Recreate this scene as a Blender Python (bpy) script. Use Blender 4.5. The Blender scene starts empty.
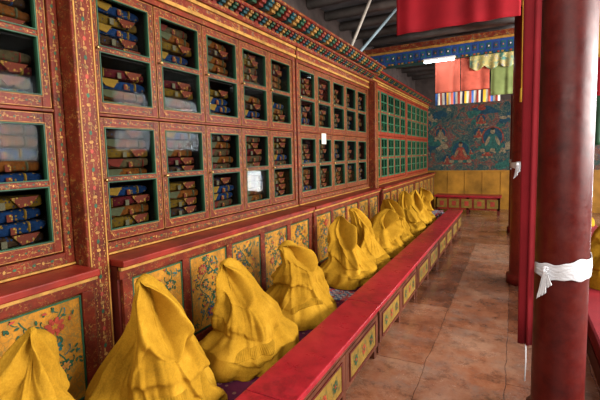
import bpy, bmesh, math, random, time
import numpy as np
from mathutils import Vector, Matrix, noise as mn
random.seed(7)
SC = bpy.context.scene
COL = SC.collection
PI = math.pi
SC.view_settings.view_transform = 'Standard'

# ------------------------------------------------------------------ materials
class NT:
    def __init__(s, name):
        s.m = bpy.data.materials.new(name); s.m.use_nodes = True
        s.t = s.m.node_tree; s.b = s.t.nodes['Principled BSDF']
        s.co = s.t.nodes.new('ShaderNodeTexCoord').outputs['Object']
    def n(s, k): return s.t.nodes.new(k)
    def l(s, a, b): s.t.links.new(a, b)
    def put(s, sock, v):
        if hasattr(v, 'links'): s.l(v, sock)
        elif isinstance(v, tuple) and len(v) == 3 and sock.type == 'RGBA': sock.default_value = (*v, 1)
        else: sock.default_value = v
    def noise(s, sc, det=3, rough=.55, vec=None, dist=0):
        n = s.n('ShaderNodeTexNoise'); n.inputs['Scale'].default_value = sc
        n.inputs['Detail'].default_value = det; n.inputs['Roughness'].default_value = rough
        n.inputs['Distortion'].default_value = dist
        s.l(vec or s.co, n.inputs['Vector']); return n.outputs['Fac']
    def voro(s, sc, out='Distance', feat='F1', vec=None, rnd=1):
        n = s.n('ShaderNodeTexVoronoi'); n.feature = feat; n.inputs['Scale'].default_value = sc
        n.inputs['Randomness'].default_value = rnd
        s.l(vec or s.co, n.inputs['Vector']); return n.outputs[out]
    def math(s, op, a, b=0.0, c=0.0):
        n = s.n('ShaderNodeMath'); n.operation = op
        s.put(n.inputs[0], a); s.put(n.inputs[1], b); s.put(n.inputs[2], c); return n.outputs[0]
    def ramp(s, f, stops, const=False):
        n = s.n('ShaderNodeValToRGB'); e = n.color_ramp.elements
        if const: n.color_ramp.interpolation = 'CONSTANT'
        while len(e) < len(stops): e.new(.5)
        for i, (p, c) in enumerate(stops):
            e[i].position = p; e[i].color = (*c, 1) if len(c) == 3 else c
        s.l(f, n.inputs[0]); return n.outputs[0]
    def mix(s, f, a, b):
        n = s.n('ShaderNodeMix'); n.data_type = 'RGBA'
        s.put(n.inputs[0], f); s.put(n.inputs[6], a); s.put(n.inputs[7], b); return n.outputs[2]
    def band(s, v, c, w):   # 1 where |v-c|<w
        return s.math('LESS_THAN', s.math('ABSOLUTE', s.math('SUBTRACT', v, c)), w)
    def col(s, v): s.put(s.b.inputs['Base Color'], v)
    def rough(s, v): s.put(s.b.inputs['Roughness'], v)
    def spec(s, v): s.b.inputs['Specular IOR Level'].default_value = v
    def bump(s, h, st=.3, d=.01):
        n = s.n('ShaderNodeBump'); n.inputs['Strength'].default_value = st
        n.inputs['Distance'].default_value = d; s.l(h, n.inputs['Height']); s.l(n.outputs[0], s.b.inputs['Normal'])

def sc(c, k): return tuple(min(1, x*k) for x in c)
def mat(name, c, r=.5, var=.25, scale=6, bump=.1, bs=60, metal=0, sp=.2):
    t = NT(name); f = t.noise(scale, 4); t.spec(sp)
    t.col(t.ramp(f, [(.3, sc(c, 1-var)), (.7, sc(c, 1+var))])); t.rough(r)
    t.b.inputs['Metallic'].default_value = metal
    if bump: t.bump(t.noise(bs, 3), bump, .005)
    return t.m
def painted(name, ca, cb, gold, s1=16, s2=14, r=.42, w=.02, g2=(.05,.16,.08)):
    t = NT(name); t.spec(.12)
    base = t.ramp(t.noise(6, 6, .75), [(.3, ca), (.7, cb)])
    wear = t.math('MULTIPLY', t.ramp(t.noise(18, 4, .7), [(.44,(0,)*3),(.60,(1,)*3)]), .75)
    vine = t.band(t.noise(s2, 1.0, .4, dist=.9), .5, w)
    vine2 = t.band(t.noise(s2*1.15, 1.0, .4, dist=.9), .40, w*.6)
    v = t.voro(s1)
    dot = t.math('LESS_THAN', v, .12)
    c = t.mix(t.math('MULTIPLY', vine, wear), base, gold)
    c = t.mix(t.math('MULTIPLY', vine2, wear), c, g2)
    c = t.mix(t.math('MULTIPLY', dot, wear), c, sc(gold, 1.2))
    t.col(c); t.rough(r); t.bump(t.noise(40, 4), .15, .004)
    return t.m
RED = painted('painted_red', (.044,.008,.004), (.175,.023,.009), (.28,.13,.03), 38, 36, w=.022, g2=(.05,.075,.03))
REDP = mat('plain_red', (.15,.013,.007), .38, .5, 5)
REDD = mat('dark_red', (.066,.009,.005), .42, .45, 6)
REDO = mat('orange_red', (.20,.027,.010), .42, .35, 8)
BRN = mat('worn_brown_wood', (.085,.024,.011), .45, .5, 7)
FRZ = painted('frieze_paint', (.09,.013,.008), (.17,.025,.011), (.36,.18,.04), 38, 36, w=.05, g2=(.03,.10,.085))
LACQ = NT('table_lacquer'); LACQ.col(LACQ.ramp(LACQ.noise(4,9,.82), [(.3,(.09,.004,.007)),(.50,(.26,.008,.015)),(.75,(.36,.018,.024))])); LACQ.rough(LACQ.ramp(LACQ.noise(9,6,.7), [(.3,(.22,)*3),(.7,(.5,)*3)])); LACQ.spec(.35); LACQ.bump(LACQ.noise(12,3),.08,.004); LACQ = LACQ.m
def pilm(n, k):
    P = NT(n); P.col(P.ramp(P.noise(5,9,.82), [(.3,sc((.036,.003,.003),k)),(.52,sc((.086,.007,.005),k)),(.75,sc((.12,.017,.010),k))])); P.rough(P.ramp(P.noise(12,6,.7),[(.3,(.28,)*3),(.7,(.52,)*3)])); P.spec(.22); P.bump(P.noise(9,6,.7),.18,.006); return P.m
PILL = pilm('pillar_lacquer', .8); PILL2 = pilm('brighter_pillar_paint', 1.6)
GRN = mat('green_paint', (.016,.060,.028), .45, .4)
GRN2 = mat('lattice_green', (.018,.092,.042), .45, .4, 12)
TEAL = mat('teal_paint', (.015,.075,.070), .55, .45)
BLUE = mat('blue_paint', (.015,.045,.16), .5, .35)
VBLUE = mat('vivid_blue', (.05,.14,.42), .7, .2)
GOLD = mat('gold_paint', (.31,.155,.03), .5, .4, 14)
GLINE = mat('worn_gold_line', (.25,.12,.026), .5, .65, 26)
def ochm(n, a, b):
    O = NT(n); O.spec(.15); O.col(O.mix(O.math('MULTIPLY', O.band(O.noise(34,1.5,.4,dist=.8),.5,.04), .6), O.ramp(O.noise(9,6,.75), [(.3,a),(.7,b)]), (.14,.10,.025))); O.rough(.5); return O.m
OCH = ochm('ochre_ground', (.19,.074,.008), (.47,.200,.016)); OCH2 = ochm('muted_ochre', (.10,.052,.010), (.25,.135,.020))
FRED = mat('flower_red', (.27,.035,.018), .5, .35)
CGR = mat('cornice_green', (.012,.048,.023), .6, .45); CRD = mat('cornice_red', (.13,.015,.008), .6, .4); CTL = mat('cornice_teal', (.009,.046,.052), .6, .45); CGO = mat('cornice_gold', (.22,.11,.022), .6, .45)
WHT = mat('white_paint', (.6,.57,.47), .6, .15)
VYEL = mat('vivid_yellow', (.75,.42,.03), .7, .15)
TAN = mat('tan_label', (.14,.105,.06), .7, .2)
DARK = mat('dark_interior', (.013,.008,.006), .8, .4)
WOOD = mat('old_timber', (.25,.23,.215), .8, .4, 3)
PLANK = mat('ceiling_boards', (.13,.13,.135), .85, .4, 3)
BRASS = mat('brass', (.5,.35,.13), .35, .1, metal=1)
MAR = mat('maroon_cloth', (.16,.006,.010), .85, .25, 3, .3, 220)
CRIM = mat('crimson_cloth', (.28,.008,.015), .8, .25, 3, .3, 220)
PINK = mat('coral_cloth', (.62,.14,.09), .85, .15, 4, .3, 220)
PINK2 = mat('blotched_coral_cloth', (.54,.11,.07), .85, .4, 6, .3, 220)
OLIVE = mat('olive_cloth', (.19,.24,.08), .85, .3, 5, .3, 220)
KATA = mat('white_silk', (.58,.59,.62), .65, .12, 9, .3, 120)
YCORD = mat('yellow_cord', (.7,.42,.05), .7)
NAVY = mat('navy_cloth', (.025,.03,.09), .8)
POLEW = mat('pale_pole', (.36,.32,.27), .7)
POLEB = mat('blue_grey_pole', (.20,.27,.30), .7)
STEEL = mat('enamel', (.7,.7,.7), .4, .05)

t = NT('robe_wool')
a = t.noise(4, 6, .65); b = t.noise(140, 4, .8)
base = t.ramp(t.math('ADD', t.math('MULTIPLY', a, .65), t.math('MULTIPLY', b, .35)), [(.34, (.18,.090,.007)), (.5, (.33,.168,.012)), (.66, (.46,.250,.024))])
t.col(base); t.spec(.03)
t.rough(1.0)
t.bump(t.math('ADD', t.noise(240, 4, .8), t.math('MULTIPLY', t.noise(60, 5, .7), 1.0)), .5, .005)
WOOL = t.m
WOOLD = mat('smocked_wool', (.27,.138,.010), .95, .3, 20, .5, 160, sp=.03)

t = NT('aisle_carpet'); t.spec(.1)
v1 = t.voro(24, rnd=.2)
c = t.ramp(t.noise(9,5), [(.3,(.045,.009,.026)),(.7,(.11,.017,.048))])
c = t.mix(t.band(v1, .33, .05), c, (.17,.085,.07)); c = t.mix(t.math('LESS_THAN', v1, .12), c, (.08,.10,.16))
t.col(c); t.rough(.95); t.bump(t.noise(200,3), .5, .004); SEATM = t.m
t = NT('rug_weave')
ch = t.n('ShaderNodeTexChecker'); ch.inputs['Scale'].default_value = 34; t.l(t.co, ch.inputs['Vector'])
ch.inputs['Color1'].default_value = (.36,.38,.37,1); ch.inputs['Color2'].default_value = (.05,.10,.20,1)
t.col(t.mix(t.band(t.noise(12,1), .5, .05), ch.outputs[0], (.35,.05,.05))); t.rough(.95); t.bump(t.noise(200,3), .5, .004); RUG = t.m
t = NT('brocade')
v = t.voro(30); c = t.mix(t.math('LESS_THAN', v, .25), t.ramp(t.noise(9,3), [(.35,(.06,.20,.16)),(.55,(.45,.36,.10)),(.75,(.10,.16,.30))]), (.65,.5,.2))
t.col(c); t.rough(.6); BROC = t.m
t = NT('yellow_brocade')
v = t.voro(26, rnd=.3); c = t.mix(t.band(v, .3, .06), t.ramp(t.noise(9,3), [(.4,(.62,.34,.03)),(.6,(.75,.50,.08))]), (.45,.09,.03))
t.col(c); t.rough(.6); YBROC = t.m
t = NT('book_tag')
v = t.voro(60); t.col(t.mix(t.math('LESS_THAN', v, .3), (.18,.03,.015), (.42,.22,.04))); t.rough(.6); t.spec(.1); TAGM = t.m

# glass
g = NT('cabinet_glass'); nt = g.t
tr = nt.nodes.new('ShaderNodeBsdfTransparent'); gl = nt.nodes.new('ShaderNodeBsdfGlossy'); gl.inputs['Roughness'].default_value = .04
tr.inputs[0].default_value = (.77,.81,.81,1)
lw = nt.nodes.new('ShaderNodeLayerWeight'); lw.inputs[0].default_value = .5
p1 = g.math('ADD', g.math('MULTIPLY', g.math('POWER', lw.outputs['Facing'], 4.0), .20), .0026)
mx = nt.nodes.new('ShaderNodeMixShader'); nt.links.new(p1, mx.inputs[0]); nt.links.new(tr.outputs[0], mx.inputs[1]); nt.links.new(gl.outputs[0], mx.inputs[2])
nt.links.new(mx.outputs[0], nt.nodes['Material Output'].inputs[0]); GLASS = g.m
e = NT('tube_glow'); e.col((.9,.95,1.)); e.b.inputs['Emission Color'].default_value = (.8,.92,1,1); e.b.inputs['Emission Strength'].default_value = 14; TUBE = e.m

# floor
t = NT('stone_floor'); t.spec(.5)
br = t.n('ShaderNodeTexBrick'); br.offset = .37; br.inputs['Scale'].default_value = 1; br.squash = .7; br.squash_frequency = 3
br.inputs['Brick Width'].default_value = 1.15; br.inputs['Row Height'].default_value = .50; br.inputs['Mortar Size'].default_value = .004; br.inputs['Mortar Smooth'].default_value = .9
br.inputs['Color1'].default_value = (.0,)*3+(1,); br.inputs['Color2'].default_value = (1,)*3+(1,); br.inputs['Mortar'].default_value = (.5,.5,.5,1)
mp = t.n('ShaderNodeMapping'); mp.inputs['Rotation'].default_value = (0,0,PI/2); t.l(t.co, mp.inputs[0])
wv = t.n('ShaderNodeVectorMath'); wv.operation = 'ADD'; t.l(mp.outputs[0], wv.inputs[0])
nn = t.n('ShaderNodeTexNoise'); nn.inputs['Scale'].default_value = 4; nn.inputs['Detail'].default_value = 5; t.l(t.co, nn.inputs[0])
sv = t.n('ShaderNodeVectorMath'); sv.operation = 'SCALE'; sv.inputs['Scale'].default_value = .05; t.l(nn.outputs['Color'], sv.inputs[0]); t.l(sv.outputs[0], wv.inputs[1])
t.l(wv.outputs[0], br.inputs['Vector'])
tone = t.math('ADD', t.math('MULTIPLY', br.outputs['Color'], .28), t.math('MULTIPLY', t.noise(2.1, 9, .76), .95))
c = t.ramp(tone, [(.36,(.038,.014,.008)),(.50,(.112,.038,.018)),(.64,(.195,.070,.033)),(.82,(.26,.135,.082))])
stn = t.ramp(t.noise(3.6, 10, .82), [(.50,(0,)*3),(.64,(.6,)*3)])
c = t.mix(stn, c, (.125,.096,.080))
dk = t.ramp(t.noise(7, 8, .82), [(.35,(.7,)*3),(.49,(0,)*3)])
c = t.mix(dk, c, (.032,.015,.010))
c = t.mix(t.math('MULTIPLY', br.outputs['Fac'], .7), c, (.018,.009,.006))
t.col(c); t.rough(t.ramp(t.noise(3,8,.75), [(.35,(.11,)*3),(.65,(.34,)*3)]))
t.bump(t.math('SUBTRACT', t.noise(7,6,.65), t.math('MULTIPLY', br.outputs['Fac'], .6)), .26, .010); FLOORM = t.m
WALLM = mat('wall_plaster', (.05,.035,.03), .85, .3)
DADO = mat('yellow_dado', (.27,.118,.012), .45, .4, 3)

t = NT('mural_ground'); t.spec(.1)
n1 = t.noise(2.6, 9, .72, dist=1.8)
c = t.ramp(n1, [(.28,(.008,.016,.020)),(.42,(.012,.036,.040)),(.5,(.018,.050,.045)),(.56,(.13,.028,.016)),(.62,(.020,.042,.062)),(.75,(.15,.10,.05))])
c = t.mix(t.math('MULTIPLY', t.band(t.noise(9,2,dist=2), .5, .02), .6), c, (.18,.14,.08))
t.col(c); t.rough(.75); MURAL = t.m
def mural_mat(n, c):
    t = NT(n); k = t.noise(24, 9, .85, dist=1.2); c = sc(c, .62); t.spec(.1)
    t.col(t.ramp(k, [(.40,(.012,.026,.030)),(.47,sc(c,.6)),(.55,c),(.62,sc(c,1.6)),(.67,(.018,.034,.034))])); t.rough(.75); return t.m

# ------------------------------------------------------------------ helpers
def bx(bm, x0, x1, y0, y1, z0, z1, mi=0):
    v = [bm.verts.new(p) for p in ((x0,y0,z0),(x1,y0,z0),(x1,y1,z0),(x0,y1,z0),(x0,y0,z1),(x1,y0,z1),(x1,y1,z1),(x0,y1,z1))]
    for q in ((3,2,1,0),(4,5,6,7),(0,1,5,4),(1,2,6,5),(2,3,7,6),(3,0,4,7)):
        bm.faces.new([v[i] for i in q]).material_index = mi
def boxes(*bs):
    bm = bmesh.new()
    for b in bs: bx(bm, *b)
    return bm
def obj(name, bm, mats, parent=None, bevel=0, smooth=False, loc=None):
    me = bpy.data.meshes.new(name); bm.to_mesh(me); bm.free()
    for m in (mats if isinstance(mats, (list, tuple)) else [mats]): me.materials.append(m)
    if smooth:
        for p in me.polygons: p.use_smooth = True
    o = bpy.data.objects.new(name, me); COL.objects.link(o)
    if parent: o.parent = parent
    if loc: o.location = loc
    if bevel:
        md = o.modifiers.new('bevel', 'BEVEL'); md.width = bevel; md.segments = 2; md.limit_method = 'ANGLE'
    return o
def tag(o, label, cat, group=None):
    o['label'] = label; o['category'] = cat
    if group: o['group'] = group
    return o
def thing(name, label, cat, loc=(0,0,0), rz=0, group=None):
    o = bpy.data.objects.new(name, None); COL.objects.link(o); o.location = loc; o.rotation_euler = (0,0,rz)
    o.empty_display_size = .1
    return tag(o, label, cat, group)
def struct(name, bm, m, **k):
    o = obj(name, bm, m, **k); o['kind'] = 'structure'; return o
def copy_tree(o, parent=None):
    c = o.copy(); COL.objects.link(c)
    if parent: c.parent = parent
    for ch in list(o.children): copy_tree(ch, c)
    return c
def poly(bm, pts, mi):      # pts (y,z,x)
    f = bm.faces.new([bm.verts.new((p[2], p[0], p[1])) for p in pts]); f.material_index = mi
    return f
def disc(bm, y, z, ry, rz, x, mi, n=16, rot=0, sq=1):
    pts = []
    for i in range(n):
        a = 2*PI*i/n; u = math.cos(a)*ry; v = math.sin(a)*rz
        pts.append((y+u*math.cos(rot)-v*math.sin(rot), z+u*math.sin(rot)+v*math.cos(rot), x))
    poly(bm, pts, mi)
def strip(bm, pts, w, x, mi):
    L = []
    for i, p in enumerate(pts):
        a = pts[max(0,i-1)]; b = pts[min(len(pts)-1,i+1)]
        d = Vector((b[0]-a[0], b[1]-a[1])); d = d.normalized() if d.length else Vector((1,0)); n = Vector((-d.y, d.x))*w/2
        L.append((bm.verts.new((x,p[0]+n.x,p[1]+n.y)), bm.verts.new((x,p[0]-n.x,p[1]-n.y))))
    for i in range(len(L)-1):
        bm.faces.new((L[i][0],L[i][1],L[i+1][1],L[i+1][0])).material_index = mi
def tube(bm, pts, rads, n=12, mi=0, flat=1.0, cap=True):
    rings = []; pts = [Vector(p) for p in pts]
    up = Vector((0,0,1))
    for i, p in enumerate(pts):
        d = (pts[min(len(pts)-1,i+1)]-pts[max(0,i-1)]).normalized()
        s = d.cross(up)
        if s.length < .05: s = d.cross(Vector((1,0,0)))
        s.normalize(); u = s.cross(d).normalized(); r = rads[i] if isinstance(rads, (list,tuple)) else rads
        rings.append([bm.verts.new(p + s*math.cos(2*PI*k/n)*r + u*math.sin(2*PI*k/n)*r*flat) for k in range(n)])
    for a, b in zip(rings, rings[1:]):
        for k in range(n):
            bm.faces.new((a[k],a[(k+1)%n],b[(k+1)%n],b[k])).material_index = mi
    if cap:
        bm.faces.new(rings[0][::-1]).material_index = mi; bm.faces.new(rings[-1]).material_index = mi
def lathe(bm, prof, n=32, mi=0):
    rings = [[bm.verts.new((r*math.cos(2*PI*k/n), r*math.sin(2*PI*k/n), z)) for k in range(n)] for r, z in prof]
    for a, b in zip(rings, rings[1:]):
        for k in range(n): bm.faces.new((a[k],a[(k+1)%n],b[(k+1)%n],b[k])).material_index = mi
    bm.faces.new(rings[0][::-1]).material_index = mi; bm.faces.new(rings[-1]).material_index = mi
def beads_v(bm, y, z0, z1, x, sp=.032, r=.007, mis=(1,2)):   # painted row of small flowers, upright
    n = max(2, int((z1-z0)/sp)); st = (z1-z0)/n
    for i in range(n):
        z = z0+(i+.5)*st; disc(bm, y, z, r*(.8 if i%2 else 1.1), r*(1.1 if i%2 else .8), x, mis[i%len(mis)], 6)
        if i < n-1: disc(bm, y+(.004 if i%2 else -.004), z+st*.5, r*.3, st*.3, x, mis[0], 5)
def beads_h(bm, z, y0, y1, x, sp=.032, r=.007, mis=(1,2)):
    n = max(2, int((y1-y0)/sp)); st = (y1-y0)/n
    for i in range(n):
        y = y0+(i+.5)*st; disc(bm, y, z, r*(1.1 if i%2 else .8), r*(.8 if i%2 else 1.1), x, mis[i%len(mis)], 6)
        if i < n-1: disc(bm, y+st*.5, z+(.004 if i%2 else -.004), st*.3, r*.3, x, mis[0], 5)
ORD = ['first','second','third','fourth','fifth','sixth','seventh','eighth','ninth','tenth','eleventh']

# ------------------------------------------------------------------ room
struct('floor', boxes((-2.4,4.6,-2.6,11.3,-.1,0)), FLOORM)
struct('wall_left', boxes((-2.55,-2.42,-2.6,11.4,0,3.5)), WALLM)
struct('wall_back', boxes((-2.42,4.6,11.25,11.4,0,3.5)), WALLM)
struct('wall_right', boxes((4.6,4.75,-2.6,11.4,0,3.5)), WALLM)
struct('wall_front', boxes((-2.42,4.6,-2.75,-2.6,0,3.5)), WALLM)
struct('ceiling', boxes((-2.55,4.75,-2.75,11.4,3.5,3.6)), PLANK)
bm = boxes((-2.42,4.6,11.2,11.25,0,.94),(-2.42,4.6,11.17,11.2,0,.14),(-2.42,4.6,11.175,11.25,.94,.98))
for k in range(16): bx(bm, -2.4+k*.42, -2.385+k*.42, 11.188,11.2,.14,.94)
struct('trim_1', bm, DADO)
jb = None
for k in range(19):
    y = 1.0 + k*.55
    if jb is None:
        bm = bmesh.new(); tube(bm, [(-2.41,0,0),(-.5,0,.01),(1.5,0,-.01),(4.55,0,0)], .065, 10)
        jb = obj('ceiling_joist', bm, WOOD, smooth=True); o = jb
    else:
        o = jb.copy(); COL.objects.link(o)
    o.location = (0, y, 3.435)
    tag(o, 'round grey timber joist crossing the ceiling above the aisle', 'joist', 'grey ceiling joists over the aisle')

# ------------------------------------------------------------------ bookcases
PITCH = .428; DW = PITCH-.006; DH = .635
PANES = [(.055,.307),(.333,DH-.05)]
KS = [1.06,1.06,1.15]; HT = [2.54,2.54,2.62]
def make_door(kind):
    w, h = DW, DH; s = .043
    bm = boxes((-.03,0,0,s,0,h),(-.03,0,w-s,w,0,h),(-.03,0,s,w-s,0,.055),(-.03,0,s,w-s,.307,.333),(-.03,0,s,w-s,h-.05,h))
    if kind == 2:
        s = .030; bm.free(); bm = boxes((-.03,0,0,s,0,h),(-.03,0,w-s,w,0,h),(-.03,0,s,w-s,0,.038),(-.03,0,s,w-s,.309,.329),(-.03,0,s,w-s,h-.033,h))
    d = obj('door', bm, RED if kind < 2 else REDO, bevel=.003)
    if kind < 2:
        bm = bmesh.new()
        for y0_, y1_, z0_, z1_ in ((.003,.0055,.003,h-.003),(w-.0055,w-.003,.003,h-.003),(.006,w-.006,.003,.0055),(.006,w-.006,h-.0055,h-.003),
                                   (s-.006,s-.0035,.05,h-.045),(w-s+.0035,w-s+.006,.05,h-.045),(s-.003,w-s+.003,.049,.0515),(s-.003,w-s+.003,h-.047,h-.0445)):
            bx(bm,-.001,.0012,y0_,y1_,z0_,z1_,0)
        for y in (s/2, w-s/2): beads_v(bm, y, .05, h-.05, .0010, sp=.028, r=.0058, mis=(0,1))
        for z in (.028, .320, h-.025): beads_h(bm, z, s, w-s, .0010, sp=.028, r=.005, mis=(0,1))
        obj('painted_border', bm, [GLINE, GRN], d)
    bm = bmesh.new(); bw = (.006,.010,.024)[kind]; y0, y1 = s, DW-s
    PN = PANES if kind < 2 else [(.038,.309),(.329,h-.033)]
    for z0, z1 in PN:
        bx(bm,-.026,.003,y0,y0+bw,z0,z1); bx(bm,-.026,.003,y1-bw,y1,z0,z1)
        bx(bm,-.026,.003,y0+bw,y1-bw,z0,z0+bw*.8); bx(bm,-.026,.003,y0+bw,y1-bw,z1-bw*.8,z1)
        if kind == 2:
            bx(bm,-.024,.001,(y0+y1)/2-.010,(y0+y1)/2+.010,z0+bw*.8,z1-bw*.8); zc = (z0+z1)/2; bx(bm,-.022,.0,y0+bw,y1-bw,zc-.008,zc+.008)
    o = obj('glazing_bead', bm, GRN if kind < 2 else GRN2, d); o['label'] = 'green painted glazing bead'
    for z0, z1 in PN:
        obj('glass_pane', boxes((-.016,-.013,y0+bw,y1-bw,z0+bw*.8,z1-bw*.8)), GLASS, d)
    bm = bmesh.new(); lathe(bm, [(.004,0),(.006,.012),(.010,.018),(.009,.026),(.003,.030)], 10)
    bmesh.ops.rotate(bm, verts=bm.verts, cent=(0,0,0), matrix=Matrix.Rotation(PI/2,3,'Y'))
    bmesh.ops.translate(bm, verts=bm.verts, vec=(0,.022 if kind < 2 else .016,DH/2))
    o = obj('knob', bm, BRASS, d, smooth=True); o['label'] = 'small brass knob'
    return d
def make_case(y0, nd, kind, label):
    L = nd*PITCH + .09; K = KS[kind]; T = HT[kind]
    Z = lambda z: 1.035+(z-1.035)*K
    t = thing('bookcase', label, 'bookcase', (-1.95, y0, 0))
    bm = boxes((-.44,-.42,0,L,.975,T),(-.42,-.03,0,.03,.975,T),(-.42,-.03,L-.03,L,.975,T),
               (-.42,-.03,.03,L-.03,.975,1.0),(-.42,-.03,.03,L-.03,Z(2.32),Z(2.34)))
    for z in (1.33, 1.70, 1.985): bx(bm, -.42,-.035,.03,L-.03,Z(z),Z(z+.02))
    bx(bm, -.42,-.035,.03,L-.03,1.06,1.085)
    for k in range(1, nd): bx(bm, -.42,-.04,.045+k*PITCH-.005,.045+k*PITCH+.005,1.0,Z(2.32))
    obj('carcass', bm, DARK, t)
    tp = Z(2.328)
    bm = boxes((-.03,.012,0,.045,.975,tp+.032),(-.03,.012,L-.045,L,.975,tp+.032),(-.03,.012,.045,L-.045,.975,1.03),(-.03,.008,.045,L-.045,Z(1.674),Z(1.688)),(-.03,.012,.045,L-.045,tp,tp+.032))
    obj('face_frame', bm, RED if kind < 2 else REDO, t, bevel=.003)
    for y in (.0225, L-.0225):
        bm = bmesh.new(); beads_v(bm, y, 1.0, tp, .0128, sp=.036, r=.008, mis=(0,1)); obj('painted_border', bm, [GLINE, GRN], t)
    bm = bmesh.new(); beads_h(bm, 1.003, .05, L-.05, .0128, sp=.04, r=.008, mis=(0,1))
    obj('painted_border', bm, [GLINE, GRN], t)
    fz = tp+.057
    obj('frieze', boxes((-.03,.015,0,L,fz,T-.025)), FRZ, t)
    for a, b, c in ((.03,fz-.025,fz),(.03,T-.025,T),(.022,.965,.975)):
        obj('moulding', boxes((-.02,a,0,L,b,c)), GOLD, t, bevel=.003)
    first = make_door(kind); first.parent = t
    k = 0
    for i in range(nd):
        for z in (1.035, 1.69):
            d = first if k == 0 else copy_tree(first, t)
            d.location = (0, .045+i*PITCH+.003, Z(z)); d.scale = (1,1,K); k += 1
    return t
CASES = [(1.20-3*PITCH-.09, 3, 0, 'glazed red bookcase at the left edge of the photo, before the thick post', 'leftmost'),
         (1.33, 5, 0, 'carved red glazed bookcase right after the thick painted post, nearest complete one', 'second'),
         (3.59, 5, 1, 'red glazed bookcase in the middle, ending where the upper cornice stops', 'middle'),
         (5.99, 5, 2, 'bookcase with green lattice doors, just beyond the end of the big cornice', 'fourth'),
         (8.24, 5, 2, 'farthest bookcase with green lattice doors, next to the mural', 'farthest')]
for y0, nd, kind, lab, nm in CASES: make_case(y0, nd, kind, lab)

# posts
for i, (y0, y1, lab) in enumerate(((1.205,1.325,'thick painted red post between the first two bookcases'),(5.835,5.985,'painted post where the red bookcases meet the green latticed ones'))):
    t = thing('post', lab, 'post', (-1.95, y0, 0)); w = y1-y0
    obj('shaft', boxes((-.2,.11,0,w,0,2.54)), RED, t, bevel=.008)
    for a in (.012, w-.018):
        obj('moulding', boxes((.11,.114,a,a+.006,.05,2.45)), GOLD, t)['label'] = 'thin gilt edge moulding'
    for yy, sp_, r_, ms in ((w/2,.045,.011,(0,1,0,2)),(.03,.03,.0045,(0,)),(w-.03,.03,.0045,(0,))):
        bm = bmesh.new(); beads_v(bm, yy, .1, 2.45, .1108, sp=sp_, r=r_, mis=ms)
        obj('painted_border', bm, [GLINE, GRN, FRED], t)

# ------------------------------------------------------------------ base cabinets
def panel_motif(w, h, seed):
    rnd = random.Random(seed*17+3); bm = boxes((-.012,0,0,w,0,h,0))
    bx(bm,0,.004,0,w,0,.008,1); bx(bm,0,.004,0,w,h-.008,h,1); bx(bm,0,.004,0,.008,.008,h-.008,1); bx(bm,0,.004,w-.008,w,.008,h-.008,1)
    cy = w/2; nb = rnd.choice((3,4,4))
    blooms = [(cy+rnd.uniform(-.10,.10), h*(.10+.80*(q+.5)/nb)) for q in range(nb)]
    fr, am = rnd.uniform(.9,2.0), rnd.uniform(.04,.085)
    for sg in (-1,1):
        st = [(cy+sg*(.05+am*math.sin(i/30*2*PI*fr+seed*1.9)), .03+(h-.06)*i/30) for i in range(31)]
        strip(bm, st, .006, .0012+.0001*sg, 1)
        for i in range(1, 30, 2):
            y, z = st[i]; s = 1 if (i//2) % 2 else -1
            pts = []
            for j in range(12):
                u = j/11; a = u*4.6; r = .042*(1-u*.7)
                pts.append((min(w-.015,max(.015,y+s*(.012+.036*u+math.sin(a)*r*.5))), min(h-.015, z+.025*u+(1-math.cos(a))*r*.55)))
            if rnd.random() < .8: strip(bm, pts, .0042, .0015+.00002*i, 1 if i % 3 else 4)
            for q in range(4):
                disc(bm, min(w-.02,max(.02,y+s*rnd.uniform(.012,.08))), min(h-.02,z+rnd.uniform(-.02,.03)), .012, .0055, .002+.0001*i+.00003*q, rnd.choice((1,1,1,1,4,2)), 7, rnd.uniform(0,PI))
    for m, (by, bz) in enumerate(blooms):
        k_ = rnd.uniform(.55,.85)
        for ring, (R_, pr, mi) in enumerate(((.036*k_,.020*k_,rnd.choice((4,2,1,5))),(.022*k_,.015*k_,rnd.choice((2,3,3))),(.010*k_,.010*k_,0))):
            n = (8,6,5)[ring]
            for i in range(n):
                a = 2*PI*i/n+seed+ring; disc(bm, by+math.cos(a)*R_, bz+math.sin(a)*R_*.85, pr, pr*.6, .0055+ring*.0012+.0001*i, mi, 9, a)
    return bm
PMESH = []; NP = 6
FOR_ = mat('faded_orange',(.34,.13,.03),.5); FBL = mat('faded_blue',(.020,.045,.080),.5)
for s in range(NP):
    o = obj('painted_panel', panel_motif(.36, .50, s), [OCH, GRN, FRED, FOR_, TEAL, FBL]); PMESH.append(o)
used = [False]*NP; pcount = 0
def base_cab(y0, nd, lab):
    global pcount
    L = nd*PITCH+.09
    t = thing('base_cabinet', lab, 'cabinet', (-1.79, y0, 0))
    obj('body', boxes((-.60,-.012,0,L,0,.925)), REDD, t)
    bm = boxes((-.012,.010,0,L,.86,.905),(-.012,.010,0,L,.0,.34))
    for i in range(nd+1):
        y = .045+i*PITCH; bx(bm,-.012,.010,max(0,y-.03),min(L,y+.03),.34,.86)
    obj('frame', bm, RED, t, bevel=.003)
    obj('ledge', boxes((-.16,.045,0,L,.927,.962)), REDP, t, bevel=.006)
    o = obj('moulding', boxes((.0,.024,0,L,.907,.925)), GOLD, t, bevel=.003)
    for i in range(nd):
        k = pcount % NP; pcount += 1
        p = PMESH[k] if not used[k] else PMESH[k].copy()
        if used[k]: COL.objects.link(p)
        used[k] = True
        p.parent = t; p.location = (.0, .045+i*PITCH+.034, .35)
BC = ['painted base cabinet at the left edge of the photo, under the leftmost bookcase','yellow panelled base cabinet behind the second and third robes, right of the thick post',
      'painted base cabinet under the middle bookcase','painted base cabinet under the nearer green latticed bookcase','painted base cabinet at the far end by the mural']
for (y0, nd, *_), lab in zip(CASES, BC): base_cab(y0, nd, lab)

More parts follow.
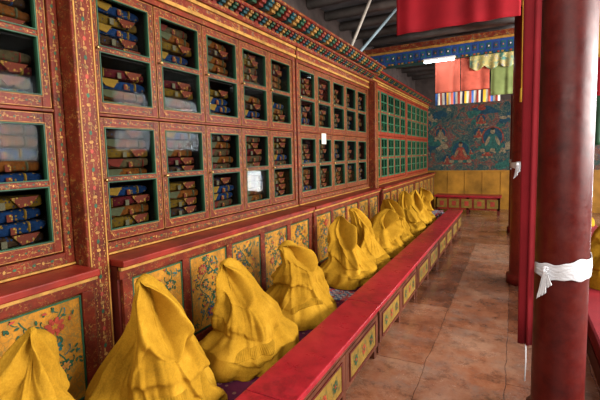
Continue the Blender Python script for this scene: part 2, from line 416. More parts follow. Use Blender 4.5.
# ------------------------------------------------------------------ cornices
def cornice(y0, y1, zb, lab, small=False):
    L = y1-y0
    t = thing('cornice', lab, 'cornice', (-1.95, y0, zb))
    if small:
        obj('board', boxes((-.2,.06,0,L,0,.03)), REDP, t, bevel=.003); obj('board', boxes((-.2,.12,0,L,.09,.12)), REDP, t, bevel=.003)
        rows = [(int(L/.10),.10,.05,.031,.089,.10,[CTL,CGO,CGR],'dentil')]
    else:
        for b in ((-.2,.05,0,L,0,.035),(-.2,.11,0,L,.088,.115),(-.2,.23,0,L,.185,.21)): obj('board', boxes(b), REDP, t, bevel=.003)
        for b in ((.051,.056,0,L,.006,.028),(.111,.116,0,L,.092,.11),(.231,.238,0,L,.188,.207)): obj('gilt_edge', boxes(b), FRZ, t)
        rows = [(int(L/.066),.066,.040,.036,.087,.095,[CGR,CRD,CTL,CGO],'dentil'), (int(L/.092),.092,.056,.116,.184,.215,[CTL,CGO,CGR,CRD],'rafter_end')]
    for n, sp, w, z0, z1, x1, mats, nm in rows:
        n = min(n, 99); protos = []
        for m in mats:
            bm = bmesh.new(); z = z1-z0
            prof = [(-.1,0),(x1-.05,0),(x1-.05,z*.3),(x1-.022,z*.34),(x1-.018,z*.62),(x1,z*.66),(x1,z),(-.1,z)]
            A = [bm.verts.new((px,0,pz)) for px,pz in prof]; B = [bm.verts.new((px,w,pz)) for px,pz in prof]
            bm.faces.new(A); bm.faces.new(B[::-1]); q = len(prof)
            for i in range(q): bm.faces.new((A[i],B[i],B[(i+1)%q],A[(i+1)%q]))
            bmesh.ops.recalc_face_normals(bm, faces=bm.faces)
            bx(bm, x1-.001, x1+.002, w*.35, w*.65, z*.76, z*.90, 1)
            protos.append(obj(nm, bm, [m, CGO if m is not CGO else CRD], t))
        for i in range(n):
            p = protos[i] if i < len(protos) else protos[i % len(protos)].copy()
            if i >= len(protos): COL.objects.link(p)
            p.location = (0, .02+i*sp, z0)
cornice(-.15, 5.98, 2.542, 'large carved and painted cornice with bracket ends above the red bookcases')
cornice(5.99, 10.45, 2.622, 'smaller painted cornice above the green latticed bookcases', True)

# poles above
for a, b, m, lab in (((-1.80,4.75,2.775),(-1.60,4.95,3.39),POLEW,'pale wooden pole leaning between cornice top and ceiling'),((-1.80,5.05,2.775),(-1.40,5.45,3.39),POLEB,'blue grey pole leaning between cornice top and ceiling')):
    bm = bmesh.new(); tube(bm, [a, b], .018, 10); tag(obj('wooden_pole', bm, m, smooth=False), lab, 'pole')

# ------------------------------------------------------------------ scripture bundles
def sbox(bm, hx, hy, hz, cx=0, cy=0, cz=0, e=.28, nu=10, nv=24, mi=0, wob=0, seed=0):
    sg = lambda v, p: math.copysign(abs(v)**p, v)
    rings = []
    for i in range(1, nu):
        u = -PI/2+PI*i/nu; r = []
        for j in range(nv):
            v = 2*PI*j/nv
            p = Vector((cx+hx*sg(math.cos(u),e)*sg(math.cos(v),e), cy+hy*sg(math.cos(u),e)*sg(math.sin(v),e), cz+hz*sg(math.sin(u),.35)))
            if wob:
                w_ = mn.noise_vector(p*18+Vector((seed*3.1,0,0)))*wob; w_.y *= .4; p += w_
                p.z = min(.0540, max(.0008, p.z)); p.y = min(.196, max(-.196, p.y)); p.x = min(.112, p.x)
            r.append(bm.verts.new(p))
        rings.append(r)
    for a, b in zip(rings, rings[1:]):
        for k in range(nv): bm.faces.new((a[k],a[(k+1)%nv],b[(k+1)%nv],b[k])).material_index = mi
    bm.faces.new(rings[0][::-1]).material_index = mi; bm.faces.new(rings[-1]).material_index = mi
BCOL = [('mustard yellow',(.14,.068,.008),(.03,.03,.06)),('orange',(.16,.042,.007),(.09,.08,.04)),('maroon',(.075,.007,.009),(.24,.13,.02)),
        ('blue',(.010,.028,.085),(.29,.14,.02)),('brown',(.045,.020,.010),(.020,.050,.14)),('tan',(.080,.052,.024),(.15,.022,.014))]
PROTO = []
for i, (nm, c, c2) in enumerate(BCOL):
    t_ = NT('wrap_'+nm.replace(' ','_')); f_ = t_.voro(45, 'Distance'); f2 = t_.noise(18, 5, .7)
    t_.col(t_.mix(t_.math('LESS_THAN', f_, .24), t_.ramp(f2, [(.35,sc(c,.4)),(.65,sc(c,1.4))]), sc(c2, .8))); t_.rough(.8); t_.spec(.05); t_.bump(t_.noise(70,4), .5, .005); m1 = t_.m
    m2 = mat('strap_'+nm.replace(' ','_'), c2, .7, .3, 20, sp=.05)
    t = thing('scripture_bundle', nm, 'book')
    bm = bmesh.new(); sbox(bm, .10, .190, .0255, cz=.0275, wob=.012, seed=i, nu=12, nv=40)
    obj('wrapping_cloth', bm, m1, t, smooth=True)
    bm = bmesh.new(); s = 1 if i % 2 else -1
    vs = [(.1105,-.15*s,.052),(.1105,-.02*s,.052),(.115,-.06*s,.006),(.113,-.11*s,.014)]
    A = [bm.verts.new(p) for p in vs]; B = [bm.verts.new((p[0]-.006,p[1],p[2])) for p in vs]
    bm.faces.new(A); bm.faces.new(B[::-1])
    for q in range(4): bm.faces.new((A[q],B[q],B[(q+1)%4],A[(q+1)%4]))
    bmesh.ops.recalc_face_normals(bm, faces=bm.faces)
    obj('cloth_flap', bm, TAGM if i % 2 == 0 else m2, t, bevel=.001)
    bm = bmesh.new()
    for y in (-.13, .11):
        sbox(bm, .1135, .004, .0265, cy=y+.012*(i%3-1), cz=.0275, e=.3, nu=8, nv=16)
    obj('strap', bm, m2, t, smooth=True)
    obj('title_tag', boxes((.1145,.1175,.02*s-.012,.02*s+.014,.004,.036)), TAGM if i % 2 else TAN, t, bevel=.001)
    PROTO.append(t)
usedb = [False]*6; rnd = random.Random(11)
ROWN = ['bottom','third','second','top']; ROWZ = [1.0865, 1.3515, 1.7215, 2.0065]
for ci, (y0, nd, kind, lab, cn) in enumerate(CASES):
    per = [4,4,4,3,2][ci]; K = KS[kind]
    for i in range(nd):
        for ri, z in enumerate(ROWZ):
            n = per + (1 if ci < 2 and ri in (1,3) else 0)
            if ci in (1,2) and rnd.random() < .05: n -= 1
            zz = 1.035+(z-1.035)*K+.001
            if ri == 0: zz = 1.0865
            for k in range(n):
                q = rnd.choice((0,1,2,3,3,4,5,1,0))
                o = PROTO[q] if not usedb[q] else copy_tree(PROTO[q])
                usedb[q] = True
                hs = rnd.uniform(.97,1.10)
                o.location = (-1.95-.166+rnd.uniform(-.03,.014), y0+.045+(i+.5)*PITCH+rnd.uniform(-.004,.004), zz)
                o.scale = (1, rnd.uniform(.94,1.0), hs); zz += .0560*hs
                o.rotation_euler = (0,0,rnd.uniform(-.025,.025))
                hgt = ['lowest','second up','third up','fourth up','topmost'][k] if k < n-1 else ('topmost' if n > 1 else 'only')
                o['label'] = f"{BCOL[q][0]} wrapped book, {hgt} in {ROWN[ri]} pane row, {ORD[i]} door column of {cn} bookcase"
                o['group'] = f'cloth-wrapped scriptures in the {cn} bookcase'
tag(obj('paper_notice', boxes((-1.9405,-1.939,4.16,4.28,1.60,1.72)), WHT), 'small white notice fixed to the middle bookcase', 'paper')

# ------------------------------------------------------------------ seat dais, tables
t = thing('seat_platform', 'long low seat platform under the robes, between base cabinets and red tables', 'platform', (-1.45, 0, 0))
obj('base', boxes((-.31,.325,-.2,8.3,0,.12)), REDD, t)
obj('cushion', boxes((-.31,.325,-.2,8.3,.121,.24)), SEATM, t, bevel=.02)
def table(y0, L, lab):
    t = thing('low_table', lab, 'table', (-.97, y0, 0), 0, 'row of low red tables beside the aisle')
    obj('tabletop', boxes((-.125,.135,0,L,.355,.39)), LACQ, t, bevel=.006)
    o = obj('apron', boxes((-.10,.115,.02,L-.02,.315,.354)), BRN, t, bevel=.003)
    for x in (-.105, .06):
        for y in (.02, L*.5-.025, L-.07):
            obj('leg', boxes((x,x+.048,y,y+.05,0,.315)), BRN, t, bevel=.004)
    for k in range(2):
        ya = .02+k*(L*.5-.02); yb = ya+L*.5-.025
        bm = boxes((.109,.119,ya,yb,.085,.314,0),(.119,.122,ya+.07,yb-.07,.125,.280,1))
        bx(bm,.119,.125,ya+.055,yb-.055,.113,.125,3); bx(bm,.119,.125,ya+.055,yb-.055,.280,.292,3)
        bx(bm,.119,.125,ya+.055,ya+.07,.125,.28,3); bx(bm,.119,.125,yb-.07,yb-.055,.125,.28,3)
        w = yb-ya; cy = (ya+yb)/2
        for s in (-1,0,1):
            for q in range(8):
                a = q*PI/4; disc(bm, cy+s*w*.24+math.cos(a)*.024, .203+math.sin(a)*.024, .012,.007,.1235+q*.0001, 2 if s == 0 else 4, 8, a)
            disc(bm, cy+s*w*.24, .203, .010, .010, .1246, 2 if s else 4, 10)
            strip(bm, [(cy+s*w*.24-.06+.01*j, .203+.050*math.sin(j*.9+s)) for j in range(13)], .0032, .1228, 4)
        obj('front_panel', bm, [BRN, OCH2, FRED, REDD, GRN], t)
    for a, b in ((.03,.045),(L-.045,L-.03)): obj('side_panel', boxes((-.05,.055,a,b,.105,.315)), BRN, t)
for k in range(6):
    table(.15+k*1.3, 1.296, ['low red table cut off by the bottom edge of the photo','second low red table from the camera, beside the second robe','third low red table from the camera','fourth low red table from the camera','fifth low red table, second from the far end','farthest low red table in the aisle row'][k])
for y, lab in ((3.17,'blue and white woven rug on the seat between fourth and fifth robes'),(7.9,'blue and white rug folded at the far end of the seat')):
    bm = boxes((-.27,.29,-.11,.11,0,.012)) if y < 7 else boxes((-.27,.25,-.30,.30,0,.05),(-.2,.22,-.25,.22,.05,.1))
    tag(obj('seat_rug', bm, RUG, bevel=.004, loc=(-1.43,y,.2405)), lab, 'rug')

# ------------------------------------------------------------------ robes (cloth folds as a height field round a crooked, slumped peak)
def wrap(a): return (a+PI) % (2*PI) - PI
def make_robe(seed, H, rx, ry, hook, face, lab, pos, det=1.0, hood=1.0, full=1.0, collar=1.0, coil=0.0, tilt=0.0):
    rnd = random.Random(seed); U = rnd.uniform
    t = thing('folded_robe', lab, 'robe', pos, 0, 'yellow woollen robes left standing on the seats')
    PS = [0,.04,.10,.18,.30,.42,.54,.66,.77,.87,.94,.98,1]; PR = [.96,1.0,.99,.94,.85,.76,.67,.59,.52,.44,.345,.235,.06]
    PR = [p*(1+(U(-.09,.09) if 2 < i < 10 else 0))*(1 if i < 4 else full) for i, p in enumerate(PR)]
    lows = [(rnd.randint(1,3), U(0,6), U(1,6), U(.04,.10)) for _ in range(5)]
    tw = U(-1.1,1.1); maj = []
    n = rnd.choice((6,7,8))
    for j in range(n):
        maj.append((2*PI*j/n+U(-.35,.35), U(-.35,.35), U(0,6), U(.18,.32), U(.040,.070), U(.45,.75)*rnd.choice((1,1,2.2)), rnd.choice((1.0,.95,.8,.7,.6))))
    mino = [(U(0,2*PI), U(-.3,.3), U(0,6), U(.06,.11), U(.009,.018), U(.5,1.1), *sorted((U(-.3,.6), U(.35,.98)))) for _ in range(18)]
    sw = [(face+U(-1.7,1.3), U(.35,.8), U(.12,.60), U(-.6,.6), U(.08,.26), U(.008,.018), U(.035,.06)) for _ in range(6)]
    sw += [(face+U(-.6,1.2), U(.5,.9), U(.22,.45), U(-.5,.5), U(.06,.16), U(.026,.040), U(.05,.08))]
    hf = face+U(-.55,.35); hb = U(.44,.56); hw = U(.55,.9); pinch = U(0,PI)
    cs, cd, cw_, cA = U(.44,.54), U(.10,.18), U(.042,.056), U(.036,.048)*collar
    ca0, ca1 = hf+U(-1.2,1.2), U(1.2,2.0)          # the collar roll only wraps part of the way round
    hems = [(2*PI*j/15+U(-.15,.15), U(.08,.16), U(.014,.042)) for j in range(15)]
    gp, gw = U(0,6), face+U(-.6,.6)
    def rdg(d, w, asy):
        wl = np.where(d > 0, w, w*asy); return np.exp(-(np.abs(d)/wl)**2)
    def F(TH, S, off=0.0):
        lo = np.ones_like(TH)
        for k, p, q, a in lows: lo = lo + a*np.sin(k*TH+p+q*S)
        r = np.interp(S, PS, PR)*lo
        h = np.zeros_like(TH); zz = np.zeros_like(TH)
        for th0, wb, p, w, A, asy, s1 in maj:
            d = wrap(TH-th0-tw*S-wb*np.sin(3*S+p))
            h += A*(.45+.55*(1-S))*rdg(d, w, asy)*np.clip((s1-S)/.18,0,1)
        for th0, wb, p, w, A, asy, sa, sb in mino:
            d = wrap(TH-th0-tw*S-wb*np.sin(4*S+p))
            e = np.clip((S-sa)/.12,0,1)*np.clip((sb-S)/.12,0,1)
            h += A*rdg(d, w, asy)*e
        for tc, half, s0, sl, dip, A, w in sw:
            a = wrap(TH-tc); e = np.exp(-(np.abs(a)/half)**3)
            d = S-(s0+sl*a-dip*(1-(a/half)**2)); rr = np.where(d > 0, np.exp(-(d/(w*2.0))**2), np.exp(-(d/(w*.7))**2))
            h += A*rr*e; zz -= A*.6*rr*e
        for th0, w, A in hems:
            h += A*np.exp(-(wrap(TH-th0-.15*np.sin(S*12))/w)**2)*np.exp(-(S/.22)**2)
        g_ = np.abs(np.sin(19*(TH-tw*S)+gp+1.5*np.sin(3*TH)))
        h += .0070*g_*np.exp(-(wrap(TH-gw)/1.1)**4)*(np.exp(-((S-cs+.13)/.10)**2)+.7*np.exp(-(S/.16)**2))
        d = S-(cs-cd*np.cos(TH-hf)+.05*np.sin(2*TH+seed)); rr = np.where(d > 0, np.exp(-(d/(cw_*1.4))**2), np.exp(-(d/(cw_*.75))**2))
        cr_ = cA*rr*(1+.3*np.sin(5*TH+seed*2))*np.exp(-(wrap(TH-ca0)/ca1)**4); h += cr_; zz -= cr_*.35
        if coil:
            for base_, pit in ((.36,.30),(.60,.34)):
                ph = ((TH-hf) % (2*PI))/(2*PI); d = S-(base_+pit*ph-.15); e = np.sin(PI*np.clip(ph,0,1))**.35
                rr = np.where(d > 0, np.exp(-(d/.060)**2), np.exp(-(d/.035)**2)); h += coil*.050*rr*e; zz -= coil*.02*rr*e
        u = (S-hb)/(.985-hb); inr = (u > 0) & (u < 1); uu = np.clip(u, .0001, .9999)
        wv = hw*np.sin(PI*uu**.9)**.75+.02; aw = wrap(TH-hf-.35*np.sin(3*S)); a = np.abs(aw)/wv
        ins = 1/(1+np.exp((a-.78)*12)); rim = np.exp(-((a-1.14)/.30)**2)*(1+.5*np.sign(aw))
        h += np.where(inr, hood*(-.080*ins + .034*rim)*np.sin(PI*uu)**.6, 0)
        lim = np.minimum(1, r*rx/.11); h = h*(.2+.8*lim)
        sh = .064*lim*np.clip(.35+S*3, 0, 1)
        R_x = np.maximum(rx*r+h-sh, .006)+off; R_y = np.maximum(ry*r+h-sh, .006)+off
        pk = .32*np.clip((S-.5)/.5,0,1)
        X = R_x*np.cos(TH); Y = R_y*np.sin(TH)
        ca, sa_ = math.cos(pinch), math.sin(pinch); A_ = X*ca+Y*sa_; B_ = -X*sa_+Y*ca; A_ = A_*(1+pk); B_ = B_*(1-pk); X = A_*ca-B_*sa_; Y = A_*sa_+B_*ca
        X = X + hook[0]*S**2.0 + .022*np.sin(S*6+seed); Y = Y + hook[1]*S**2.0 + .022*np.cos(S*5+seed)
        q = np.sqrt((X/(rx*1.03))**2+(Y/(ry*1.03))**2); qs = np.where(q > .86, .86+.14*np.tanh((q-.86)/.14), q); k = qs/np.maximum(q, 1e-6); X = X*k; Y = Y*k
        Zs = H*(S - .035*np.clip((S-.85)/.15,0,1)**2)
        Z = Zs + zz + .025*np.sin(2*TH+seed)*np.sin(PI*S) - .35*(X*hook[0]+Y*hook[1])/(.1+abs(hook[0])+abs(hook[1]))*np.clip((S-.6)/.4,0,1)*2
        Z = np.maximum(Z, 0)
        return X, Y, Z
    nth, ns = int(340*det), int(210*det)
    th = np.linspace(0, 2*PI, nth, endpoint=False); s = np.linspace(0, 1, ns)
    TH, S = np.meshgrid(th, s); X, Y, Z = F(TH, S); Z[0,:] = 0
    V = np.stack((X, Y, Z), -1).reshape(-1, 3)
    faces = []
    for i in range(ns-1):
        a = i*nth; b = a+nth
        for k in range(nth):
            k2 = (k+1) % nth; faces.append((a+k, a+k2, b+k2, b+k))
    faces.append(tuple(range(nth-1, -1, -1))); faces.append(tuple((ns-1)*nth+k for k in range(nth)))
    me = bpy.data.meshes.new('cloak'); me.from_pydata(V.tolist(), [], faces); me.materials.append(WOOL)
    for p in me.polygons: p.use_smooth = True
    o = bpy.data.objects.new('cloak', me); COL.objects.link(o); o.parent = t
    bc = face+U(-.1,.6); b0 = U(.10,.22); nu, nv = 200, 12
    UU, VV = np.meshgrid(np.linspace(0,1,nu), np.linspace(0,1,nv))
    ed = (np.sin(PI*VV)**.5)*np.clip(np.minimum(UU,1-UU)*10,0,1)**.5
    X, Y, Z = F(bc-.5+1.0*UU, b0+.07*VV+.06*UU+.02*np.sin(PI*UU), 0.0)
    X2, Y2, Z2 = F(bc-.5+1.0*UU, b0+.07*VV+.06*UU+.02*np.sin(PI*UU), .03)
    k = ((-.05+.34*ed)+.14*ed*np.abs(np.sin(UU*PI*24)))[...,None]
    P = np.stack((X,Y,Z),-1); Q = np.stack((X2,Y2,Z2),-1); P = P+(Q-P)*k
    fc = [(i*nu+j, i*nu+j+1, (i+1)*nu+j+1, (i+1)*nu+j) for i in range(nv-1) for j in range(nu-1)]
    me = bpy.data.meshes.new('gathered_band'); me.from_pydata(P.reshape(-1,3).tolist(), [], fc); me.materials.append(WOOLD)
    for p in me.polygons: p.use_smooth = True
    c = bpy.data.objects.new('gathered_band', me); COL.objects.link(c); c.parent = t; c['label'] = 'finely pleated gathered band'
    return t
F_ = -.75
ROBES = [(303,.70, .305,.215, (.0,.0), 'rounded coiled yellow robe at the lower left corner of the photo', (-1.455,.70), .6, 1.1, .5, 1.0),
 (405,.77, .308,.33, (.0,-.08), 'large yellow robe before the thick post, second from the left', (-1.455,1.26), 1.2, .88, .8, 0),
 (408,.68, .308,.34, (-.07,-.10), 'yellow robe with low spreading hem, third from the left', (-1.455,1.97), .8, .84, .4, 0),
 (412,.67, .308,.35, (-.06,-.16), 'yellow robe, fourth from the left, before the rug', (-1.455,2.68), 1.1, .95, .7, 0),
 (415,.68, .305,.30, (-.08,.08), 'yellow robe, fifth from the camera, tall and upright', (-1.455,3.60), 1.2, .84, .5, 0),
 (419,.72, .305,.285, (-.10,-.09), 'tall yellow robe, sixth from the camera', (-1.455,4.20), .7, .82, .3, 0),
 (422,.60, .305,.29, (.06,.10), 'yellow robe, seventh from the camera', (-1.455,4.80), 1.2, 1.05, 1, 0),
 (425,.67, .305,.29, (-.11,.0), 'yellow robe, eighth from the camera', (-1.455,5.41), 1, .94, .5, 0),
 (429,.71, .305,.29, (-.05,.08), 'yellow robe, third from the far end', (-1.455,6.02), .8, .84, .8, 0),
 (433,.66, .305,.29, (.06,.0), 'yellow robe, second from the far end', (-1.455,6.63), 1, 1.0, .4, 0),
 (437,.67, .30,.29, (.02,-.08), 'farthest yellow robe in the row along the bookcases', (-1.455,7.24), 1, .92, 1, 0)]
for i, (sd, H, rx, ry, hk, lab, (x, y), hd, fu, cl, co_) in enumerate(ROBES):
    make_robe(sd, H, rx, ry, hk, F_, lab, (x, y, .243), det=1.15 if i < 4 else .75, hood=hd, full=fu, collar=cl, coil=co_)

# right side seats
t = thing('seat_platform', 'low seat platform behind the pillars at the right edge', 'platform', (.84, 0, 0))
obj('base', boxes((-.35,.35,1.9,9.5,0,.12)), REDD, t)
obj('cushion', boxes((-.35,.35,1.9,9.5,.121,.24)), MAR, t, bevel=.02)
make_robe(141, .70, .32,.32, (0,0), -2.0, 'yellow robe glimpsed right of the front pillar', (.83,4.5,.243), det=.6)
make_robe(144, .64, .31,.30, (0,0), -2.0, 'yellow robe hidden mostly behind the front pillar, far side', (.83,7.8,.243), det=.6)

# ------------------------------------------------------------------ pillars
def pillar(x, y, r, lab, m=None):
    t = thing('pillar', lab, 'pillar', (x, y, 0))
    bm = bmesh.new()
    lathe(bm, [(r*1.18,0),(r*1.18,.095),(r*1.14,.10),(r*1.02,.112),(r*.99,.13),(r*.99,.8),(r*.99,1.5),(r*.985,2.3),(r*.98,2.95)], 64)
    obj('shaft', bm, m or PILL, t, smooth=True)
    obj('capital', boxes((-r*1.3,r*1.3,-r*1.3,r*1.3,2.951,3.06),(-r*.9,r*.9,-.5,.5,3.06,3.148)), FRZ, t, bevel=.01)
    return t
PX = .222; PR_ = .122
pillar(PX, 2.42, PR_, 'thick glossy red pillar in the right foreground')
pillar(.12, 5.0, .155, 'second red pillar, just left of and behind the front pillar', PILL2)
pillar(.05, 8.03, .13, 'farthest red pillar at the end of the aisle', PILL2)
tag(obj('ceiling_beam', boxes((-.02,.24,-2.55,11.2,3.15,3.36)), REDP, bevel=.01), 'long red beam carried by the pillars', 'beam')
t = thing('painted_beam', 'blue painted beam crossing above the hanging cloths', 'beam', (0, 6.42, 0))
bm = boxes((-2.40,-.03,-.08,.08,2.86,3.02,0),(-2.40,-.03,-.10,.10,3.02,3.05,1),(-2.40,-.03,-.10,.10,2.83,2.86,2),(-2.40,-.03,-.13,.13,3.05,3.12,3))
for k in range(26):
    x = -2.33+k*.09
    bx(bm,x-.030,x+.030,-.083,-.08,2.895,2.985,(2,2,5)[k%3]); bx(bm,x-.018,x+.018,-.086,-.083,2.915,2.965,(0,5,2)[k%3]); bx(bm,x-.008,x+.008,-.089,-.086,2.93,2.95,(1,6,4)[k%3])
for k in range(46):
    x = -2.37+k*.051; bx(bm,x-.014,x+.014,-.104,-.10,2.834,2.856,(4,1,0)[k%3])
obj('timber', bm, [BLUE, GOLD, TEAL, FRZ, FRED, NAVY, WHT], t)

def kata(x, y, r, z, lab, sc_=1):
    t = thing('white_scarf', lab, 'scarf', (x, y, z))
    bm = bmesh.new(); n = 120; G = []
    for j in range(21):
        v = j/20-.5; row = []
        for i in range(n):
            a = 2*PI*i/n
            nz = mn.noise(Vector((math.cos(a)*2.5,math.sin(a)*2.5,v*2)))
            cr = .0045*abs(math.sin(v*14+2.2*math.sin(a+.6)+nz*5))
            R_ = r+.004+cr*(1-abs(v)*1.3)
            hh = .036+.014*math.sin(a+2.2)+.005*math.sin(5*a)+.003*math.sin(11*a)
            row.append(bm.verts.new((R_*math.cos(a), R_*math.sin(a), (v*2*hh+.018*math.sin(a+1)+.003*math.sin(4*a))*sc_)))
        G.append(row)
    for a_, b_ in zip(G, G[1:]):
        for i in range(n): bm.faces.new((a_[i],a_[(i+1)%n],b_[(i+1)%n],b_[i]))
    o = obj('wrap', bm, KATA, t, smooth=True); o.modifiers.new('s','SOLIDIFY').thickness = .0015
    o.modifiers['s'].offset = 1
    a = -2.15; kx, ky = (r+.014)*math.cos(a), (r+.014)*math.sin(a)
    bm = bmesh.new(); pts = []
    for q in range(25):
        w = 2*PI*q/24*1.6; pts.append((kx+.008*math.cos(w)-.001, ky-.005+.005*math.sin(w*1.3), .012*math.sin(w)+.003*q/6-.012))
    tube(bm, pts, [.006+.002*math.sin(q*.9) for q in range(25)], 8)
    obj('knot', bm, KATA, t, smooth=True)
    for m_, (dx, ln) in enumerate(((-.015,.13),(.010,.085))):
        bm = bmesh.new(); G = []
        for j in range(14):
            v = j/13; row = []
            for i in range(15):
                u = i/14-.5; wd = .014+.030*v
                row.append(bm.verts.new((kx+dx*v-.003+u*wd*.9, ky-.014-.004*m_+u*wd*-.4+.003*math.sin(u*20+v*3), (-.010-ln*v+.04*u*v)*sc_)))
            G.append(row)
        for a_, b_ in zip(G, G[1:]):
            for i in range(14): bm.faces.new((a_[i],a_[i+1],b_[i+1],b_[i]))
        o = obj('tail', bm, KATA, t, smooth=True); o.modifiers.new('s','SOLIDIFY').thickness = .002
kata(PX, 2.42, PR_, .885, 'white silk scarf wrapped around the front pillar')
kata(.12, 5.0, .155, 1.33, 'white silk scarf tied around the second pillar')
kata(.05, 8.03, .13, 1.30, 'white silk scarf tied around the farthest pillar')

# ------------------------------------------------------------------ hanging cloths
def sheet(name, x0, x1, z0, z1, mats, lab, cat, loc, amp=.012, fr=8, n=60, rz=0, group=None, cols=None, scallop=0, thick=.004, parent=None, taper=0):
    bm = bmesh.new(); G = []; m = 14
    for j in range(m+1):
        v = j/m; row = []
        for i in range(n+1):
            u = i/n; z = z1+(z0-z1)*v - scallop*v*abs(math.sin(u*PI*3))
            row.append(bm.verts.new(((x0+(x1-x0)*u)*(1-taper*v), amp*(.3+.7*v)*math.sin(u*fr*2*PI+1.1*math.sin(v*2)+math.sin(u*9)), z)))
        G.append(row)
    for j in range(m):
        for i in range(n):
            f = bm.faces.new((G[j][i],G[j][i+1],G[j+1][i+1],G[j+1][i]))
            f.material_index = cols(i/n, j/m) if cols else 0
    o = obj(name, bm, mats, parent, smooth=True, loc=loc); o.rotation_euler.z = rz
    o.modifiers.new('s','SOLIDIFY').thickness = thick
    if lab: tag(o, lab, cat, group)
    return o
sheet('hanging_canopy_cloth', -1.04, .02, 2.62, 3.37, [CRIM, NAVY, MAR], 'large crimson cloth with dark hem hanging from the ceiling', 'cloth', (0,4.0,0), .012, 4, cols=lambda u,v: 1 if v > .93 else (2 if v < .1 else 0))
sheet('coral_hanging', -1.08, -.73, 2.36, 2.83, PINK, 'plain coral red cloth hanging below the blue beam, left one', 'cloth', (0,6.40,0), .006, 1.5)
sheet('coral_hanging', -.72, -.34, 2.36, 2.83, PINK2, 'blotched coral cloth hanging below the blue beam beside the green one', 'cloth', (0,6.40,0), .008, 1.5)
STR = [VBLUE, WHT, FRED, WHT, NAVY, VYEL, WHT, PINK]
sheet('striped_valance', -1.08, -.20, 2.18, 2.355, STR, 'narrow valance of blue, white, red and yellow stripes', 'valance', (0,6.42,0), .008, 10, n=120, cols=lambda u,v: int(u*28) % 8)
sheet('green_hanging', -.32, -.03, 2.26, 2.83, OLIVE, 'plain olive green cloth hanging beside the coral ones', 'cloth', (0,6.39,0), .008, 2)
sheet('brocade_swag', -.60, -.02, 2.68, 2.83, BROC, 'blue and gold brocade valance across the top of the green cloth', 'cloth', (0,6.36,0), .012, 5, scallop=.06)
dr = sheet('red_drape', -.050, .038, .47, 3.05, MAR, 'dark red drape hanging down the left side of the front pillar', 'drape', (.066,2.315,0), .012, 2, n=48, rz=-.35, taper=.2)
bm = bmesh.new(); tube(bm, [(.004,0,.468),(.006,0,.38),(.003,-.001,.27)], .0035, 8)
obj('tie_cord', bm, KATA, dr, smooth=True)['label'] = 'thin white cord below the drape'
bm = bmesh.new(); tube(bm, [(.035,3.5,3.15),(.035,3.5,2.6),(.037,3.5,1.94)], .0065, 8); tube(bm, [(.037,3.5,1.94),(.037,3.5,1.84)], [.011,.015], 10)
tag(obj('yellow_cord', bm, YCORD, smooth=True), 'yellow cord hanging beside the crimson canopy cloth', 'cord')
t = thing('pillar_banner', 'gold and green cloth banner at the right edge beyond the front pillar', 'banner', (.50,3.3,0))
for k, (z0, z1, m) in enumerate(((2.05,3.1,YBROC),(1.80,2.05,CRIM),(1.5,1.80,GRN))):
    sheet('banner_tier', -.11, .11, z0, z1+.02, m, None, None, (0,-.01*k,0), .012, 4, n=40, parent=t)

t = thing('tube_light', 'glowing fluorescent tube just under the blue beam', 'lamp', (-1.0, 6.24, 2.80))
obj('housing', boxes((-.22,.22,-.02,.02,.018,.045),(-.01,.01,.02,.08,.02,.04)), STEEL, t)
bm = bmesh.new(); tube(bm, [(-.21,0,0),(.21,0,0)], .014, 12); obj('tube', bm, TUBE, t)

# ------------------------------------------------------------------ back wall mural & bench
bm = boxes((-2.40,2.5,-.01,.0,0,1.74,0)); rnd = random.Random(4)
def dz(x, z, rx, rz, y, mi, n=20, rot=0):
    pts = []
    for i in range(n):
        a = 2*PI*i/n; u = math.cos(a)*rx; v = math.sin(a)*rz
        pts.append(bm.verts.new((x+u*math.cos(rot)-v*math.sin(rot), y, z+u*math.sin(rot)+v*math.cos(rot))))
    bm.faces.new(pts).material_index = mi
def fig(x, z, s, body, halo, skin, y=0):
    dz(x, z+.22*s, .24*s, .26*s, y-.012, halo); dz(x, z+.22*s, .21*s, .23*s, y-.013, 1)
    dz(x, z+.02*s, .26*s, .09*s, y-.014, body); dz(x, z+.14*s, .13*s, .17*s, y-.015, body)
    dz(x-.11*s, z+.13*s, .035*s, .12*s, y-.0155, skin, rot=-.4); dz(x+.11*s, z+.13*s, .035*s, .12*s, y-.0155, skin, rot=.4)
    dz(x, z+.36*s, .05*s, .065*s, y-.016, skin); dz(x, z+.42*s, .045*s, .03*s, y-.017, 5)
    for k in range(5): dz(x+(k-2)*.11*s, z-.09*s, .06*s, .045*s, y-.0165, 2 if k % 2 else 4)
rnd = random.Random(9)
for k in range(46):      # clouds, rocks and foliage
    x = -2.2+rnd.uniform(0,3.4); z = .1+rnd.uniform(0,1.5); m = rnd.choice((1,2,3,4,2,1)); s = rnd.uniform(.06,.2)
    for q in range(4): dz(x+rnd.uniform(-s,s), z+rnd.uniform(-s,s)*.5, s*rnd.uniform(.4,.9), s*rnd.uniform(.25,.5), -.0105-.00003*k-.000005*q, m, 14, rnd.uniform(-.6,.6))
for k in range(16):
    fig(-2.2+rnd.uniform(0,3.4), .1+rnd.uniform(0,1.2), rnd.uniform(.3,.6), rnd.choice((2,3,4,6,3)), rnd.choice((2,3,4,1)), rnd.choice((4,6)), -.0005*(k/60))
fig(-1.25, .32, .95, 3, 2, 6, -.006); fig(-.50, .60, 1.05, 2, 3, 4, -.006); fig(.20, .4, .9, 3, 4, 6, -.006); fig(-1.75, .85, .6, 4, 3, 6, -.006)
t = obj('mural', bm, [MURAL, mural_mat('mural_blue',(.024,.075,.11)), mural_mat('mural_green',(.04,.14,.11)), mural_mat('mural_red',(.32,.06,.035)), mural_mat('mural_cream',(.32,.24,.14)), DARK, mural_mat('mural_skin',(.32,.18,.09))], loc=(0,11.24,.98))
tag(t, 'dark painted wall mural of seated figures above the yellow dado', 'mural')
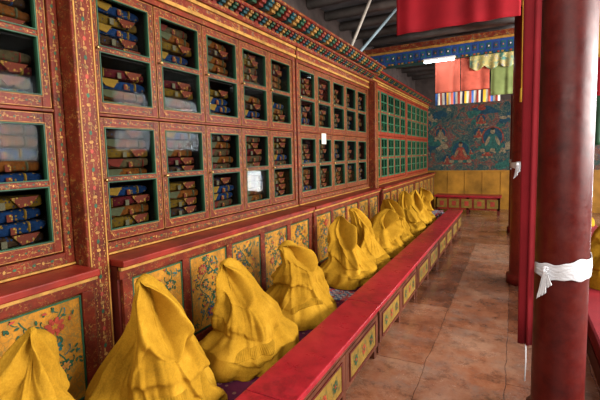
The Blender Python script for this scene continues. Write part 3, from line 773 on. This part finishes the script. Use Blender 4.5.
t = thing('back_bench', 'low red bench with carved yellow front against the back wall', 'bench', (-1.72,9.85,0))
t.location = (-1.70, 10.2, 0)
L = 1.45
obj('top', boxes((0,L,-.2,.25,.40,.44)), LACQ, t, bevel=.006)
bm = boxes((.03,L-.03,-.17,-.15,.11,.395,0))
for k in range(5): bx(bm, .06+k*.275, .06+k*.275+.23, -.175, -.17, .15, .36, 1); bx(bm, .13+k*.275, .22+k*.275, -.178, -.175, .20, .31, 2)
obj('front_panel', bm, [REDP, OCH2, FRED], t)
for x in (.03, L*.5, L-.08):
    for y in (-.17, .18): obj('leg', boxes((x,x+.05,y,y+.05,0,.40)), REDD, t)

# ------------------------------------------------------------------ lights
def area(name, loc, rot, sx, sy, e, c):
    l = bpy.data.lights.new(name, 'AREA'); l.shape = 'RECTANGLE'; l.size = sx; l.size_y = sy; l.energy = e; l.color = c
    o = bpy.data.objects.new(name, l); COL.objects.link(o); o.location = loc; o.rotation_euler = rot; return o
area('window_light', (4.4, 3.0, 2.3), (0, math.radians(84), 0), 1.6, 5.0, 980, (1,.97,.93))
area('window_light_far', (4.4, 8.0, 2.4), (0, math.radians(84), 0), 1.4, 3.4, 460, (.94,.97,1))
area('pane_glare_light', (3.9, 11.12, .72), (math.radians(-90), 0, 0), .75, .80, 120, (1,1,1))  # unseen lamp added so its reflection glares in one bookcase pane, no real doorway
area('rear_fill_light', (.6, -2.4, 2.3), (math.radians(84), 0, 0), 4.0, 1.6, 170, (1,.94,.86))  # fill lamp added behind the camera, no window there
area('skylight', (-.2, .9, 3.3), (0,0,0), 1.6, 2.2, 60, (1,.97,.93))
w = bpy.data.worlds.new('w'); SC.world = w; w.use_nodes = True
w.node_tree.nodes['Background'].inputs[0].default_value = (.5,.55,.6,1); w.node_tree.nodes['Background'].inputs[1].default_value = .3

# ------------------------------------------------------------------ camera
cam = bpy.data.cameras.new('camera'); co = bpy.data.objects.new('camera', cam); COL.objects.link(co)
cam.lens = 24; cam.sensor_width = 36; cam.shift_y = -.0165; cam.clip_start = .05
R = Matrix.Rotation(math.radians(28.26), 4, 'Z') @ Matrix.Rotation(math.radians(85), 4, 'X') @ Matrix.Rotation(math.radians(-1.4), 4, 'Z')
co.matrix_world = Matrix.Translation((0,0,1.48)) @ R
SC.camera = co
